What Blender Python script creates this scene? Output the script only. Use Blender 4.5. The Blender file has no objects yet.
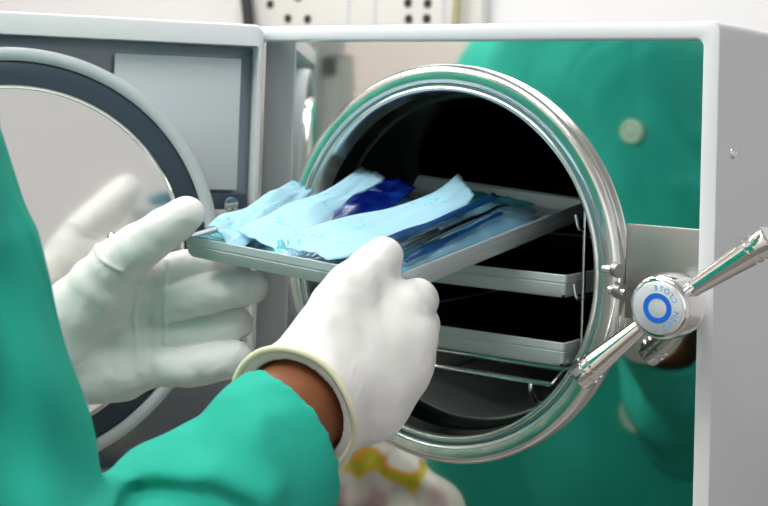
import bpy, bmesh, math, random
import numpy as np
from mathutils import Vector, Matrix
PI = math.pi
sc = bpy.context.scene
C = sc.collection

# ------------------------------------------------------------------ camera
CAMP = Vector((0.4975, -0.7966, 0.1053))
YAW, PITCH, ROLL, FPX, SHY = 0.6096, -0.0378, 0.0332, 1308.3, 191.6
fw = Vector((-math.sin(YAW)*math.cos(PITCH), math.cos(YAW)*math.cos(PITCH), -math.sin(PITCH)))
r0 = Vector((math.cos(YAW), math.sin(YAW), 0)); u0 = r0.cross(fw)
rv = r0*math.cos(ROLL) + u0*math.sin(ROLL)
uv = -r0*math.sin(ROLL) + u0*math.cos(ROLL)
cd = bpy.data.cameras.new('camera'); cam = bpy.data.objects.new('camera', cd); C.objects.link(cam)
M = Matrix((rv, uv, -fw)).transposed().to_4x4(); M.translation = CAMP
cam.matrix_world = M
cd.sensor_width = 36; cd.lens = FPX/768*36; cd.shift_y = -SHY/768; cd.clip_start = 0.02
cd.dof.use_dof = True; cd.dof.focus_distance = 0.80; cd.dof.aperture_fstop = 13
sc.camera = cam

def V(px, py, D):
    """a point of the place, from its bearing and its real distance D in front of the lens"""
    d = fw + rv*((px-384)/FPX) + uv*((253-SHY-py)/FPX)
    return CAMP + d*(D-.015)

# ------------------------------------------------------------------ world, light, exposure
w = bpy.data.worlds.new('world'); sc.world = w; w.use_nodes = True
w.node_tree.nodes['Background'].inputs[0].default_value = (0.86, 0.92, 1.0, 1)
w.node_tree.nodes['Background'].inputs[1].default_value = 0.22
sc.view_settings.view_transform = 'Standard'; sc.view_settings.look = 'None'
sc.view_settings.gamma = 1; sc.view_settings.use_curve_mapping = False
sc.view_settings.exposure = 0.2
def area(name, loc, rot, sx, sy, power, col=(1, 1, 1)):
    l = bpy.data.lights.new(name, 'AREA'); l.shape = 'RECTANGLE'; l.size = sx; l.size_y = sy
    l.energy = power; l.color = col
    o = bpy.data.objects.new(name, l); C.objects.link(o); o.location = loc; o.rotation_euler = rot
    return o
area('overhead_light', (-0.1, -1.0, 1.40), (0, 0, 0), 1.2, 0.6, 14, (1, .99, .97))
area('overhead_light', (-1.4, -0.3, 1.40), (0, 0, 0), 1.2, 0.6, 14, (1, .99, .97))
area('overhead_light', (-1.2, -1.9, 1.40), (0, 0, 0), 1.2, 0.6, 14, (1, .98, .95))  # added to brighten the cream front wall
area('overhead_light', (-0.6, 0.95, 1.40), (0, 0, 0), 1.2, 0.3, 7, (1, .99, .97))  # added to brighten the wall behind the machine
# daylight from the window in the wall behind the photographer
area('window_light', (1.2, -2.42, 0.35), (PI/2, 0, 0), 1.5, 1.1, 4, (.93, .97, 1))

# ------------------------------------------------------------------ helpers
def s2l(c): return c/12.92 if c <= .04045 else ((c+.055)/1.055)**2.4
def rgb(r, g, b): return (s2l(r/255), s2l(g/255), s2l(b/255), 1)
def mat(name, col, rough=.5, metal=0, noise=None, bump=None, coat=0, sss=0, trans=0, alpha=1, emit=None, spec=.5):
    m = bpy.data.materials.new(name); m.use_nodes = True
    nt = m.node_tree; b = nt.nodes['Principled BSDF']
    b.inputs['Base Color'].default_value = col; b.inputs['Roughness'].default_value = rough
    b.inputs['Metallic'].default_value = metal; b.inputs['Specular IOR Level'].default_value = spec
    if coat: b.inputs['Coat Weight'].default_value = coat; b.inputs['Coat Roughness'].default_value = .1
    if sss:
        b.inputs['Subsurface Weight'].default_value = sss; b.inputs['Subsurface Radius'].default_value = (.01, .007, .005)
        b.inputs['Subsurface Scale'].default_value = .5
    if trans: b.inputs['Transmission Weight'].default_value = trans
    if alpha < 1: b.inputs['Alpha'].default_value = alpha
    if emit: b.inputs['Emission Color'].default_value = emit[0]; b.inputs['Emission Strength'].default_value = emit[1]
    if noise or bump:
        tc = nt.nodes.new('ShaderNodeTexCoord')
    if noise:   # (scale, colour2, detail, lo, hi, stretch)
        sc_, c2, lo, hi, st = noise
        mp = nt.nodes.new('ShaderNodeMapping'); mp.inputs['Scale'].default_value = st
        n = nt.nodes.new('ShaderNodeTexNoise'); n.inputs['Scale'].default_value = sc_; n.inputs['Detail'].default_value = 4
        r = nt.nodes.new('ShaderNodeValToRGB'); r.color_ramp.elements[0].color = col; r.color_ramp.elements[1].color = c2
        r.color_ramp.elements[0].position = lo; r.color_ramp.elements[1].position = hi
        nt.links.new(tc.outputs['Object'], mp.inputs[0]); nt.links.new(mp.outputs[0], n.inputs['Vector'])
        nt.links.new(n.outputs['Fac'], r.inputs[0]); nt.links.new(r.outputs[0], b.inputs['Base Color'])
    if bump:    # (scale, strength, distance, stretch)
        mp = nt.nodes.new('ShaderNodeMapping'); mp.inputs['Scale'].default_value = bump[3]
        n = nt.nodes.new('ShaderNodeTexNoise'); n.inputs['Scale'].default_value = bump[0]; n.inputs['Detail'].default_value = 5
        bp = nt.nodes.new('ShaderNodeBump'); bp.inputs['Strength'].default_value = bump[1]; bp.inputs['Distance'].default_value = bump[2]
        nt.links.new(tc.outputs['Object'], mp.inputs[0]); nt.links.new(mp.outputs[0], n.inputs['Vector'])
        nt.links.new(n.outputs['Fac'], bp.inputs['Height']); nt.links.new(bp.outputs[0], b.inputs['Normal'])
    return m
U = (1, 1, 1)
m_enamel = mat('white_enamel', rgb(226, 229, 233), .35, 0, coat=.3, bump=(600, .05, .0002, U))
m_enamel2 = mat('side_enamel', rgb(212, 216, 222), .4, 0, bump=(600, .08, .0002, U))
m_mirror = mat('polished_steel', (.68, .70, .69, 1), .045, 1, bump=(5, .05, .003, U))
m_steel = mat('ring_steel', (.84, .84, .82, 1), .20, 1, bump=(16, .35, .003, U))
m_chrome = mat('chrome', (.86, .86, .85, 1), .09, 1)
m_brush = mat('brushed_steel', (.34, .35, .34, 1), .42, 1, bump=(90, .12, .0006, (1, 1, 12)))
m_plate = mat('door_mirror_steel', (.86, .85, .83, 1), .12, 1, bump=(6, .06, .002, U))
m_liner = mat('door_liner_steel', (.24, .28, .31, 1), .22, .95)
m_cham = mat('shaded_chamber_steel', (.035, .038, .036, 1), .22, 1, bump=(30, .2, .001, U))  # near black: the chamber's shade is put into the colour
m_chamfloor = mat('lit_bottom_steel', (.80, .80, .78, 1), .30, .6, bump=(22, .3, .002, U))  # paler copy: light reflected at the chamber bottom, put into the colour
m_black = mat('black_void', (.004, .004, .004, 1), .6)
m_gasket = mat('gasket_rubber', rgb(58, 72, 86), .45, 0, spec=.4)
m_alu = mat('anodised_aluminium', rgb(192, 205, 207), .42, .12, bump=(300, .1, .0003, (1, 8, 8)))
m_alu_d = mat('groove_shadow', rgb(110, 122, 126), .5, .3)
m_palegrey = mat('pale_grey_plastic', rgb(206, 213, 218), .5)
m_white = mat('white_paint', rgb(235, 235, 232), .6)
m_glove = mat('latex_glove', rgb(236, 236, 234), .52, 0, sss=.12, spec=.35, bump=(90, .22, .0012, U))
m_cuff = mat('rolled_latex', rgb(238, 233, 205), .5, 0, sss=.2)
m_skin = mat('skin', rgb(150, 92, 58), .5, 0, sss=.15, noise=(30, rgb(132, 78, 50), .35, .7, U), bump=(220, .12, .0006, U))
m_scrub = mat('green_cotton', rgb(46, 182, 160), .85, 0, spec=.2, noise=(5, rgb(36, 170, 148), .4, .65, U), bump=(700, .25, .0006, U))
m_scrub_d = mat('deep_green_cotton', rgb(20, 138, 105), .85, 0, spec=.2, bump=(700, .25, .0006, U))
def wrinkle(m, scale, dist, stretch=(1, 1, 1)):
    nt = m.node_tree; b = nt.nodes['Principled BSDF']; old = b.inputs['Normal'].links[0].from_socket
    tc = nt.nodes.new('ShaderNodeTexCoord'); mp = nt.nodes.new('ShaderNodeMapping'); mp.inputs['Scale'].default_value = stretch
    n = nt.nodes.new('ShaderNodeTexNoise'); n.inputs['Scale'].default_value = scale; n.inputs['Detail'].default_value = 2; n.inputs['Distortion'].default_value = .8
    bp = nt.nodes.new('ShaderNodeBump'); bp.inputs['Distance'].default_value = dist; bp.inputs['Strength'].default_value = 1
    nt.links.new(tc.outputs['Object'], mp.inputs[0]); nt.links.new(mp.outputs[0], n.inputs['Vector']); nt.links.new(n.outputs['Fac'], bp.inputs['Height'])
    nt.links.new(old, bp.inputs['Normal']); nt.links.new(bp.outputs[0], b.inputs['Normal'])
wrinkle(m_scrub, 9, .020, (1, 1, .6)); wrinkle(m_glove, 30, .0035)
m_snap = mat('snap_button', rgb(205, 232, 205), .4)
m_hair = mat('dark_hair', rgb(22, 18, 16), .6, bump=(80, .8, .004, (6, 6, 1)))
m_cap = mat('cap_cloth', rgb(36, 170, 145), .8)
m_blue = mat('blue_print', rgb(10, 105, 215), .4)
m_bluel = mat('light_blue_print', rgb(95, 165, 225), .5)
m_face = mat('satin_face', rgb(212, 220, 226), .3, .35)
m_shoe = mat('shoe_rubber', rgb(240, 240, 240), .5)
m_eye = mat('eye_white', rgb(230, 228, 222), .2); m_iris = mat('iris', rgb(50, 30, 18), .2); m_lip = mat('lips', rgb(140, 78, 66), .45)

def finish(name, me, m, parent=None, smooth=True):
    o = bpy.data.objects.new(name, me); C.objects.link(o)
    for x in (m if isinstance(m, (list, tuple)) else [m]): me.materials.append(x)
    if smooth:
        me.polygons.foreach_set('use_smooth', [True]*len(me.polygons))
    if parent: o.parent = parent
    return o
def from_bm(name, bm, m, parent=None, smooth=True, angle=None):
    bmesh.ops.recalc_face_normals(bm, faces=bm.faces)
    me = bpy.data.meshes.new(name); bm.to_mesh(me); bm.free()
    if angle: 
        o = finish(name, me, m, parent, True)
        me.set_sharp_from_angle(angle=angle) if hasattr(me, 'set_sharp_from_angle') else None
        return o
    return finish(name, me, m, parent, smooth)
def pydata(name, v, f, m, parent=None, smooth=True):
    me = bpy.data.meshes.new(name); me.from_pydata([tuple(x) for x in v], [], [tuple(x) for x in f]); me.update()
    bm = bmesh.new(); bm.from_mesh(me); bmesh.ops.recalc_face_normals(bm, faces=bm.faces); bm.to_mesh(me); bm.free()
    return finish(name, me, m, parent, smooth)
def empty(name, loc, label, cat, group=None, rot=None):
    o = bpy.data.objects.new(name, None); C.objects.link(o); o.location = loc; o.empty_display_size = .02
    if rot is not None: o.rotation_euler = rot
    o['label'] = label; o['category'] = cat
    if group: o['group'] = group
    return o
def tag(o, label, cat, group=None, kind=None):
    o['label'] = label; o['category'] = cat
    if group: o['group'] = group
    if kind: o['kind'] = kind
    return o
def struct(o, label=None):
    o['kind'] = 'structure'
    if label: o['label'] = label
    return o
def sharp(o, deg=35):
    try: o.data.set_sharp_from_angle(angle=math.radians(deg))
    except Exception: pass
    return o
def box_bm(lo, hi, bev=0, seg=2):
    bm = bmesh.new()
    bmesh.ops.create_cube(bm, size=1)
    for v in bm.verts:
        v.co = Vector([lo[i]+(v.co[i]+.5)*(hi[i]-lo[i]) for i in range(3)])
    if bev: bmesh.ops.bevel(bm, geom=list(bm.edges), offset=bev, segments=seg, affect='EDGES', profile=.5)
    return bm
def box(name, lo, hi, m, parent=None, bev=0, seg=2):
    return sharp(from_bm(name, box_bm(lo, hi, bev, seg), m, parent), 50)
def axes(d):
    d = Vector(d).normalized(); a = Vector((0, 0, 1)) if abs(d.z) < .9 else Vector((1, 0, 0))
    x = d.cross(a).normalized(); return x, d.cross(x).normalized(), d
def lathe(name, prof, m, parent=None, origin=(0, 0, 0), axis=(0, 1, 0), n=96, closed=False, deg=40):
    """prof: (radius, height along axis); revolved round axis"""
    x, y, d = axes(axis); o = Vector(origin); v = []; f = []
    for (r, h) in prof:
        for k in range(n):
            a = 2*PI*k/n; v.append(o + d*h + (x*math.cos(a)+y*math.sin(a))*r)
    L = len(prof)
    for i in range(L if closed else L-1):
        j = (i+1) % L
        for k in range(n):
            k2 = (k+1) % n; f.append((i*n+k, i*n+k2, j*n+k2, j*n+k))
    if not closed:
        if prof[0][0] > 1e-6: f.append(tuple(range(n))) if prof[0][0] < 0 else None
    bm = bmesh.new(); me = bpy.data.meshes.new(name); me.from_pydata([tuple(q) for q in v], [], f)
    bm.from_mesh(me); bmesh.ops.remove_doubles(bm, verts=bm.verts, dist=1e-6)
    bmesh.ops.recalc_face_normals(bm, faces=bm.faces); bm.to_mesh(me); bm.free()
    return sharp(finish(name, me, m, parent), deg)
def tube_bm(bm, pts, rad, n=10, cap=True):
    pts = [Vector(p) for p in pts]; rings = []
    rr = rad if isinstance(rad, (list, tuple)) else [rad]*len(pts)
    prev = None
    for i, p in enumerate(pts):
        d = (pts[min(i+1, len(pts)-1)]-pts[max(i-1, 0)]).normalized()
        if prev is None: x, y, _ = axes(d)
        else:
            x = (prev - d*prev.dot(d)).normalized(); y = d.cross(x)
        prev = x
        rings.append([bm.verts.new(p+(x*math.cos(2*PI*k/n)+y*math.sin(2*PI*k/n))*rr[i]) for k in range(n)])
    for a, b in zip(rings, rings[1:]):
        for k in range(n): bm.faces.new((a[k], a[(k+1) % n], b[(k+1) % n], b[k]))
    if cap: bm.faces.new(rings[0]); bm.faces.new(rings[-1])
    return bm
def tube(name, pts, rad, m, parent=None, n=10):
    return sharp(from_bm(name, tube_bm(bmesh.new(), pts, rad, n), m, parent), 60)
def spline(pts, k=6):
    pts = [Vector(p) for p in pts]; out = []
    for i in range(len(pts)-1):
        p0 = pts[max(i-1, 0)]; p1 = pts[i]; p2 = pts[i+1]; p3 = pts[min(i+2, len(pts)-1)]
        for j in range(k):
            t = j/k; out.append(.5*((2*p1)+(p2-p0)*t+(2*p0-5*p1+4*p2-p3)*t*t+(3*p1-p0-3*p2+p3)*t**3))
    out.append(pts[-1]); return out
def rrect(x0, x1, z0, z1, r, n=6):
    """rounded rectangle outline, counter-clockwise"""
    out = []
    for (cx, cz, a0) in ((x1-r, z1-r, 0), (x0+r, z1-r, 90), (x0+r, z0+r, 180), (x1-r, z0+r, 270)):
        for k in range(n+1):
            a = math.radians(a0+90*k/n); out.append((cx+r*math.cos(a), cz+r*math.sin(a)))
    return out

# --- signed-distance modelling: capsules that blend, meshed by surface nets
def sd_cap(P, a, b, r1, r2):
    a = np.array(a, float); b = np.array(b, float); ab = b-a; L = (ab*ab).sum()
    t = np.clip(((P-a)@ab)/max(L, 1e-12), 0, 1)
    return np.linalg.norm(P-a-t[..., None]*ab, axis=-1)-(r1+(r2-r1)*t)
def sd_ell(P, c, r, R=None):
    q = P-np.array(c, float)
    if R is not None: q = q@np.array(R)
    r = np.array(r, float); k0 = np.linalg.norm(q/r, axis=-1); k1 = np.linalg.norm(q/(r*r), axis=-1)
    return k0*(k0-1)/np.maximum(k1, 1e-9)
def smin(a, b, k):
    h = np.maximum(k-np.abs(a-b), 0)/k
    return np.minimum(a, b)-h*h*k*.25
def smax(a, b, k): return -smin(-a, -b, k)
def nets(name, fn, lo, hi, h, m, parent=None):
    lo = np.array(lo, float); n = np.ceil((np.array(hi)-lo)/h).astype(int)+1
    xs = [lo[i]+h*np.arange(n[i]) for i in range(3)]
    vals = np.empty(n, np.float32); B = 24
    for i in range(0, n[0], B):
        G = np.stack(np.meshgrid(xs[0][i:i+B], xs[1], xs[2], indexing='ij'), -1)
        vals[i:i+B] = fn(G)
    s = vals < 0
    acc = np.zeros((n[0]-1, n[1]-1, n[2]-1, 3)); cnt = np.zeros((n[0]-1, n[1]-1, n[2]-1))
    def sl(d, o): return slice(o, n[d]-1+o)
    offs = [(i, j, k) for i in (0, 1) for j in (0, 1) for k in (0, 1)]
    for o in offs:
        for d in range(3):
            if o[d]: continue
            o2 = list(o); o2[d] = 1
            A = vals[sl(0, o[0]), sl(1, o[1]), sl(2, o[2])]; Bv = vals[sl(0, o2[0]), sl(1, o2[1]), sl(2, o2[2])]
            c = (A < 0) != (Bv < 0)
            t = np.where(c, A/np.where(c, A-Bv, 1), 0)
            for e in range(3):
                acc[..., e] += np.where(c, (t if e == d else o[e]), 0)
            cnt += c
    act = cnt > 0; idx = -np.ones(act.shape, int); idx[act] = np.arange(act.sum())
    cells = np.argwhere(act); verts = lo+h*(cells+acc[act]/cnt[act][:, None])
    faces = []
    for d in range(3):
        e1, e2 = (d+1) % 3, (d+2) % 3
        a = [slice(None)]*3; b = [slice(None)]*3; a[d] = slice(0, n[d]-1); b[d] = slice(1, n[d])
        ch = s[tuple(a)] != s[tuple(b)]
        q = np.argwhere(ch); q = q[(q[:, e1] > 0) & (q[:, e2] > 0) & (q[:, e1] < n[e1]-1) & (q[:, e2] < n[e2]-1)]
        flip = s[tuple(a)][tuple(q.T)]
        def gi(x, y):
            c = q.copy(); c[:, e1] -= x; c[:, e2] -= y; return idx[tuple(c.T)]
        F = np.stack([gi(1, 1), gi(0, 1), gi(0, 0), gi(1, 0)], -1)
        F[~flip] = F[~flip][:, ::-1]; faces.append(F)
    F = np.concatenate(faces)
    me = bpy.data.meshes.new(name); me.from_pydata(verts.tolist(), [], F.tolist()); me.update()
    return finish(name, me, m, parent)

# ------------------------------------------------------------------ the room
ZT = -0.265                      # table top
ZF = -1.18                       # floor
ZC = 1.42                        # ceiling
m_wallb = mat('wall_paint', rgb(232, 233, 236), .8)
m_wallf = mat('cream_wall_paint', rgb(224, 215, 208), .8)
m_floor = mat('floor_vinyl', rgb(105, 104, 100), .5, noise=(6, rgb(92, 91, 88), .4, .6, U))
m_ceil = mat('ceiling_paint', rgb(240, 240, 238), .9)
XL, XR, YB, YF = -2.4, 2.2, 1.3, -2.6
struct(box('floor', (XL, YF, ZF-.06), (XR, YB, ZF), m_floor))
struct(box('ceiling', (XL, YF, ZC), (XR, YB, ZC+.06), m_ceil))
struct(box('wall_back', (XL-.06, YB, ZF), (XR+.06, YB+.06, ZC), m_wallb))
struct(box('wall_left', (XL-.06, YF, ZF), (XL, YB, ZC), m_wallf))
struct(box('wall_right', (XR, YF, ZF), (XR+.06, YB, ZC), m_wallb))
# front wall (behind the photographer) with a window
def wall_front():
    bm = bmesh.new(); wx0, wx1, wz0, wz1 = .4, 2.0, -.25, .95
    for lo, hi in (((XL-.06, YF-.06, ZF), (wx0, YF, ZC)), ((wx1, YF-.06, ZF), (XR+.06, YF, ZC)),
                   ((wx0, YF-.06, ZF), (wx1, YF, wz0)), ((wx0, YF-.06, wz1), (wx1, YF, ZC))):
        t = box_bm(lo, hi); me = bpy.data.meshes.new('t'); t.to_mesh(me); t.free(); bm.from_mesh(me)
    struct(from_bm('wall_front', bm, m_wallf, smooth=False))
    wroot = bpy.data.objects.new('window_1', None); C.objects.link(wroot); wroot.location = (0, 0, 0); struct(wroot)
    bm = bmesh.new()
    for lo, hi in (((wx0, YF-.05, wz0), (wx0+.05, YF-.01, wz1)), ((wx1-.05, YF-.05, wz0), (wx1, YF-.01, wz1)),
                   ((wx0+.05, YF-.05, wz0), (wx1-.05, YF-.01, wz0+.05)), ((wx0+.05, YF-.05, wz1-.05), (wx1-.05, YF-.01, wz1)),
                   (((wx0+wx1)/2-.02, YF-.045, wz0+.05), ((wx0+wx1)/2+.02, YF-.015, wz1-.05))):
        t = box_bm(lo, hi); me = bpy.data.meshes.new('t'); t.to_mesh(me); t.free(); bm.from_mesh(me)
    from_bm('window_frame', bm, m_white, wroot, smooth=False)
    box('window_pane', (wx0+.05, YF-.035, wz0+.05), (wx1-.05, YF-.03, wz1-.05),
        mat('window_glass', (1, 1, 1, 1), .02, trans=1), wroot)
wall_front()
m_lamp = mat('lamp_diffuser', (1, 1, 1, 1), .5, emit=((1, .98, .95, 1), 4))
for (x, y, sx, sy, lab) in ((-.1, -1.0, 1.2, .6, 'large white ceiling light directly over the operator'),
                       (-1.4, -.3, 1.2, .6, 'large white ceiling light over the open door side'),
                       (-1.2, -1.9, 1.2, .6, 'large white added light brightening the cream wall by the tapered grey stand'),
                       (-.6, .95, 1.2, .3, 'narrow white added light brightening the back wall')):
    t = empty('overhead_panel', (x, y, ZC), lab, 'ceiling light')
    o = box('light_frame', (-sx/2-.02, -sy/2-.02, -.012), (sx/2+.02, sy/2+.02, 0), m_white, t, .003)
    box('diffuser', (-sx/2, -sy/2, -.016), (sx/2, sy/2, -.012), m_lamp, t)

# bench the machine stands on
def bench():
    t = empty('work_table', (0, .2, ZF), 'grey brown topped work table under the sterilizer', 'table')
    T = lambda x, y, z: (x, y-.2, z-ZF)
    m_top = mat('table_laminate', rgb(150, 144, 140), .4, noise=(25, rgb(135, 128, 122), .4, .7, U))
    box('table_top', T(-.75, -.23, ZT-.03), T(.75, .72, ZT), m_top, t, .004)
    for x in (-.7, .66):
        for y in (-.18, .64):
            box('leg', T(x, y, ZF), T(x+.04, y+.04, ZT-.03), m_brush, t, .003)
bench()

# ------------------------------------------------------------------ the sterilizer
XC0, XC1, ZB, ZTOP, RIM, YBK = -.2050, .2036, -.245, .1685, .0114, .56
mach = empty('steam_sterilizer', (0, .25, ZT), 'white tabletop steam sterilizer with mirror steel front and open round door', 'sterilizer')
def mloc(o): o.matrix_parent_inverse = Matrix.Translation(-Vector(mach.location)); return o
def cabinet():
    n = 8
    rings = []
    def ring(ins, y, r): return [(x, y, z) for x, z in rrect(XC0+ins, XC1-ins, ZB+ins, ZTOP-ins, r, n)]
    prof = [(0, YBK, .006), (0, -.0085, .006), (.0008, -.0112, .006), (.0025, -.012, .006), (RIM-.002, -.012, .0062), (RIM-.0006, -.0112, .0058),
            (RIM, -.0095, .0055), (RIM, .001, .0055), (RIM-.004, .001, .008), (RIM-.004, YBK-.006, .008)]
    v = []; f = []
    for ins, y, r in prof: v += ring(ins, y, r)
    L = 4*(n+1)
    for i in range(len(prof)-1):
        for k in range(L): f.append((i*L+k, i*L+(k+1) % L, (i+1)*L+(k+1) % L, (i+1)*L+k))
    f.append(tuple(range(L))); f.append(tuple(range((len(prof)-1)*L, len(prof)*L)))
    return sharp(pydata('cabinet', v, f, m_enamel, mach), 40)
mloc(cabinet())
def front_panel():
    n = 128; v = []; f = []
    x0, x1, z0, z1 = XC0+RIM-.003, XC1-RIM+.003, ZB+RIM-.003, ZTOP-RIM+.003
    for Y in (0, .0015):
        for k in range(n):
            a = 2*PI*k/n; v.append((.131*math.cos(a), Y, .131*math.sin(a)))
        for k in range(n):
            a = 2*PI*k/n; c, s = math.cos(a), math.sin(a)
            t = min((x1 if c > 0 else x0)/c if abs(c) > 1e-9 else 1e9, (z1 if s > 0 else z0)/s if abs(s) > 1e-9 else 1e9)
            v.append((t*c, Y, t*s))
        b = len(v)
        for (cx, cz) in ((x1, z1), (x0, z1), (x0, z0), (x1, z0)): v.append((cx, Y, cz))
    per = 2*n+4
    for q in range(2):
        B = q*per
        for k in range(n):
            k2 = (k+1) % n; A, Bb = v[B+n+k], v[B+n+k2]
            corner = None
            for ci in range(4):
                cx, _, cz = v[B+2*n+ci]
                if (abs(A[0]-cx) < 1e-9 and abs(Bb[2]-cz) < 1e-9) or (abs(A[2]-cz) < 1e-9 and abs(Bb[0]-cx) < 1e-9):
                    if abs(A[0]-Bb[0]) > 1e-9 and abs(A[2]-Bb[2]) > 1e-9: corner = B+2*n+ci
            if corner is None: f.append((B+k, B+k2, B+n+k2, B+n+k))
            else: f.append((B+k, B+k2, B+n+k2, corner, B+n+k))
    o = pydata('front_panel', v, f, m_mirror, mach, smooth=False); return mloc(o)
front_panel()
# round mouth of the chamber
mloc(lathe('chamber_ring', [(.1275, .004), (.1380, .004), (.1392, -.0010), (.1400, -.0030)]+[(.1345+.0057*math.cos(q), -.0045-.0064*math.sin(q)) for q in np.linspace(.1, 1.75, 12)]+
     [(.1300, -.0106), (.1274, -.0100), (.1266, -.0086), (.1262, -.0070), (.1250, -.0070), (.1247, -.0090), (.1240, -.0100), (.1225, -.0104), (.1212, -.0098), (.1206, -.0080), (.1203, -.0040), (.1200, .010)],
     m_steel, mach, n=160, deg=60))
mloc(lathe('ring_teal_highlight', [(.1262, -.0075), (.1250, -.0075), (.1250, -.0088), (.1262, -.0088)],
     mat('teal_highlight', rgb(90, 140, 140), .3), mach, n=160, closed=True))  # teal highlight along the lip, put in as a coloured ring
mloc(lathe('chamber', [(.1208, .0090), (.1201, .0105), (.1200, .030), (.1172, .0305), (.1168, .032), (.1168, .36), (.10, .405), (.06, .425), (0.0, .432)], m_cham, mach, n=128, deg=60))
def chamber_floor():  # added plate that carries the bright reflection at the bottom
    v = []; f = []; n = 24
    for (r, q) in ((.1164, 0), (.1156, 1)):
        for y in np.linspace(.034, .355, 10):
            for k in range(n+1):
                a = math.radians(-90+(-48+96*k/n)); v.append((r*math.cos(a), y, r*math.sin(a)))
    W = n+1; N = 10*W
    for q in (0, 1):
        for i in range(9):
            for k in range(n): f.append((q*N+i*W+k, q*N+i*W+k+1, q*N+(i+1)*W+k+1, q*N+(i+1)*W+k))
    for k in range(n): f.append((k, k+1, k+1+N, k+N)); f.append((9*W+k, 9*W+k+1, 9*W+k+1+N, 9*W+k+N))
    for i in range(9): f.append((i*W, (i+1)*W, (i+1)*W+N, i*W+N)); f.append((i*W+n, (i+1)*W+n, (i+1)*W+n+N, i*W+n+N))
    return mloc(sharp(pydata('lit_floor_plate', v, f, m_chamfloor, mach), 40))
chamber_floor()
# screws on the side wall and on the ring
def screw(name, c, ax, r, m=m_chrome, parent=mach):
    return mloc(lathe(name, [(0, .0022), (r*.25, .0022), (r*.3, .0012), (r*.45, .0012), (r*.5, .0021), (r*.8, .0017), (r, .0004), (r*1.02, -.001), (0, -.001)], m, parent, c, ax, 28))
screw('screw', (XC1, .0154, .0859), (1, 0, 0), .0042)
screw('screw', (XC1, .0152, -.16), (1, 0, 0), .0042)
screw('screw', (XC1, .30, .085), (1, 0, 0), .0042)
for x in (-.17, .15):
    for y in (.03, .50):
        mloc(lathe('foot', [(0, 0), (.016, 0), (.018, .004), (.016, .021), (0, .021)], m_gasket, mach, (x, y, ZT), (0, 0, 1), 24))
# added grey plate for a mirrored band, and the pins that carry the knob
mloc(box('reflection_plate', (.1395, -.0016, -.024), (.1915, -.0001, .0372), m_brush, mach, .0005))
bm = bmesh.new()
for a, b, ra in (((.1290, -.0120, .0075), (.1420, -.0150, .0072), .0024), ((.1350, -.0140, -.0052), (.1480, -.0180, -.0056), .0030)):
    tube_bm(bm, [a, b], ra, 20)
mloc(sharp(from_bm('pivot_pins', bm, m_chrome, mach), 50))
bm = bmesh.new(); tube_bm(bm, [(.1380, -.0148, .0080), (.1425, -.0170, .0077)], .0046, 24); tube_bm(bm, [(.1400, -.0140, -.0052), (.1450, -.0165, -.0055)], .0050, 24)
mloc(sharp(from_bm('pin_nuts', bm, m_brush, mach), 50))
# knob
KC = Vector((.1873, -.0600, -.0062))
knob = mloc(lathe('lock_knob', [(0, 0), (.0160, 0), (.0178, .0006), (.0186, .0016), (.0190, .0035), (.0192, .006), (.0196, .012), (.0198, .020), (.0194, .027), (.0180, .031), (.0120, .034), (.0085, .036), (.0070, .0590), (0, .0590)],
                  m_chrome, mach, KC, (0, 1, 0), 72, deg=35))
def kchild(o): o.parent = knob; o.matrix_parent_inverse = Matrix.Identity(4); return o
def kp(x, y, z): return Vector((KC.x+x, KC.y+y, KC.z+z))
kchild(lathe('face_disc', [(0, -.0009), (.0150, -.0009), (.0156, -.0004), (.0156, .0004), (0, .0004)], m_face, knob, KC, (0, 1, 0), 64))
kchild(lathe('blue_ring', [(.0058, -.0012), (.0089, -.0012), (.0089, -.0008), (.0058, -.0008)], m_blue, knob, KC, (0, 1, 0), 64, closed=True))
def handle_bar(a, b):
    a = Vector(a); b = Vector(b); d = (b-a); L = d.length; 
    pr = [(0, 0), (.0046, 0), (.0050, .006), (.0068, L*.5), (.0082, L*.76), (.0077, L*.765), (.0077, L*.785), (.0085, L*.79), (.0088, L*.84), (.0082, L*.845), (.0082, L*.862), (.0090, L*.867), (.0093, L*.955), (.0089, L*.985), (.0078, L), (.0050, L+.0002), (0, L-.0006)]
    return kchild(lathe('handle_bar', pr, m_chrome, knob, a, d, 40, deg=25))
handle_bar(kp(.012, .014, .009), kp(.0625, .014, .0455))
handle_bar(kp(-.012, .014, -.010), kp(-.0545, .008, -.0500))
def arc_text(s, r, a0, step, size):
    """raised print running round the face"""
    bmx = bmesh.new()
    for i, ch in enumerate(s):
        a = math.radians(a0 + step*i)
        cu = bpy.data.curves.new('t', 'FONT'); cu.body = ch; cu.size = size; cu.align_x = 'CENTER'; cu.align_y = 'CENTER'; cu.extrude = .00012
        to = bpy.data.objects.new('t', cu); C.objects.link(to)
        dg = bpy.context.evaluated_depsgraph_get(); me = bpy.data.meshes.new_from_object(to.evaluated_get(dg))
        c = kp(r*math.sin(a), -.00105, r*math.cos(a))
        up = Vector((math.sin(a), 0, math.cos(a)))*(1 if step > 0 else -1); right = Vector((math.cos(a), 0, -math.sin(a)))*(1 if step > 0 else -1)
        R = Matrix((right, up, right.cross(up))).transposed().to_4x4(); R.translation = c
        me.transform(R); bmx.from_mesh(me); bpy.data.objects.remove(to)
    return bmx
kchild(from_bm('close_lettering', arc_text('CLOSE', .0122, 62, -17, .0046), m_bluel, knob, smooth=False))
kchild(from_bm('open_lettering', arc_text('OPEN', .0122, 152, -17, .0046), m_bluel, knob, smooth=False))

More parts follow.
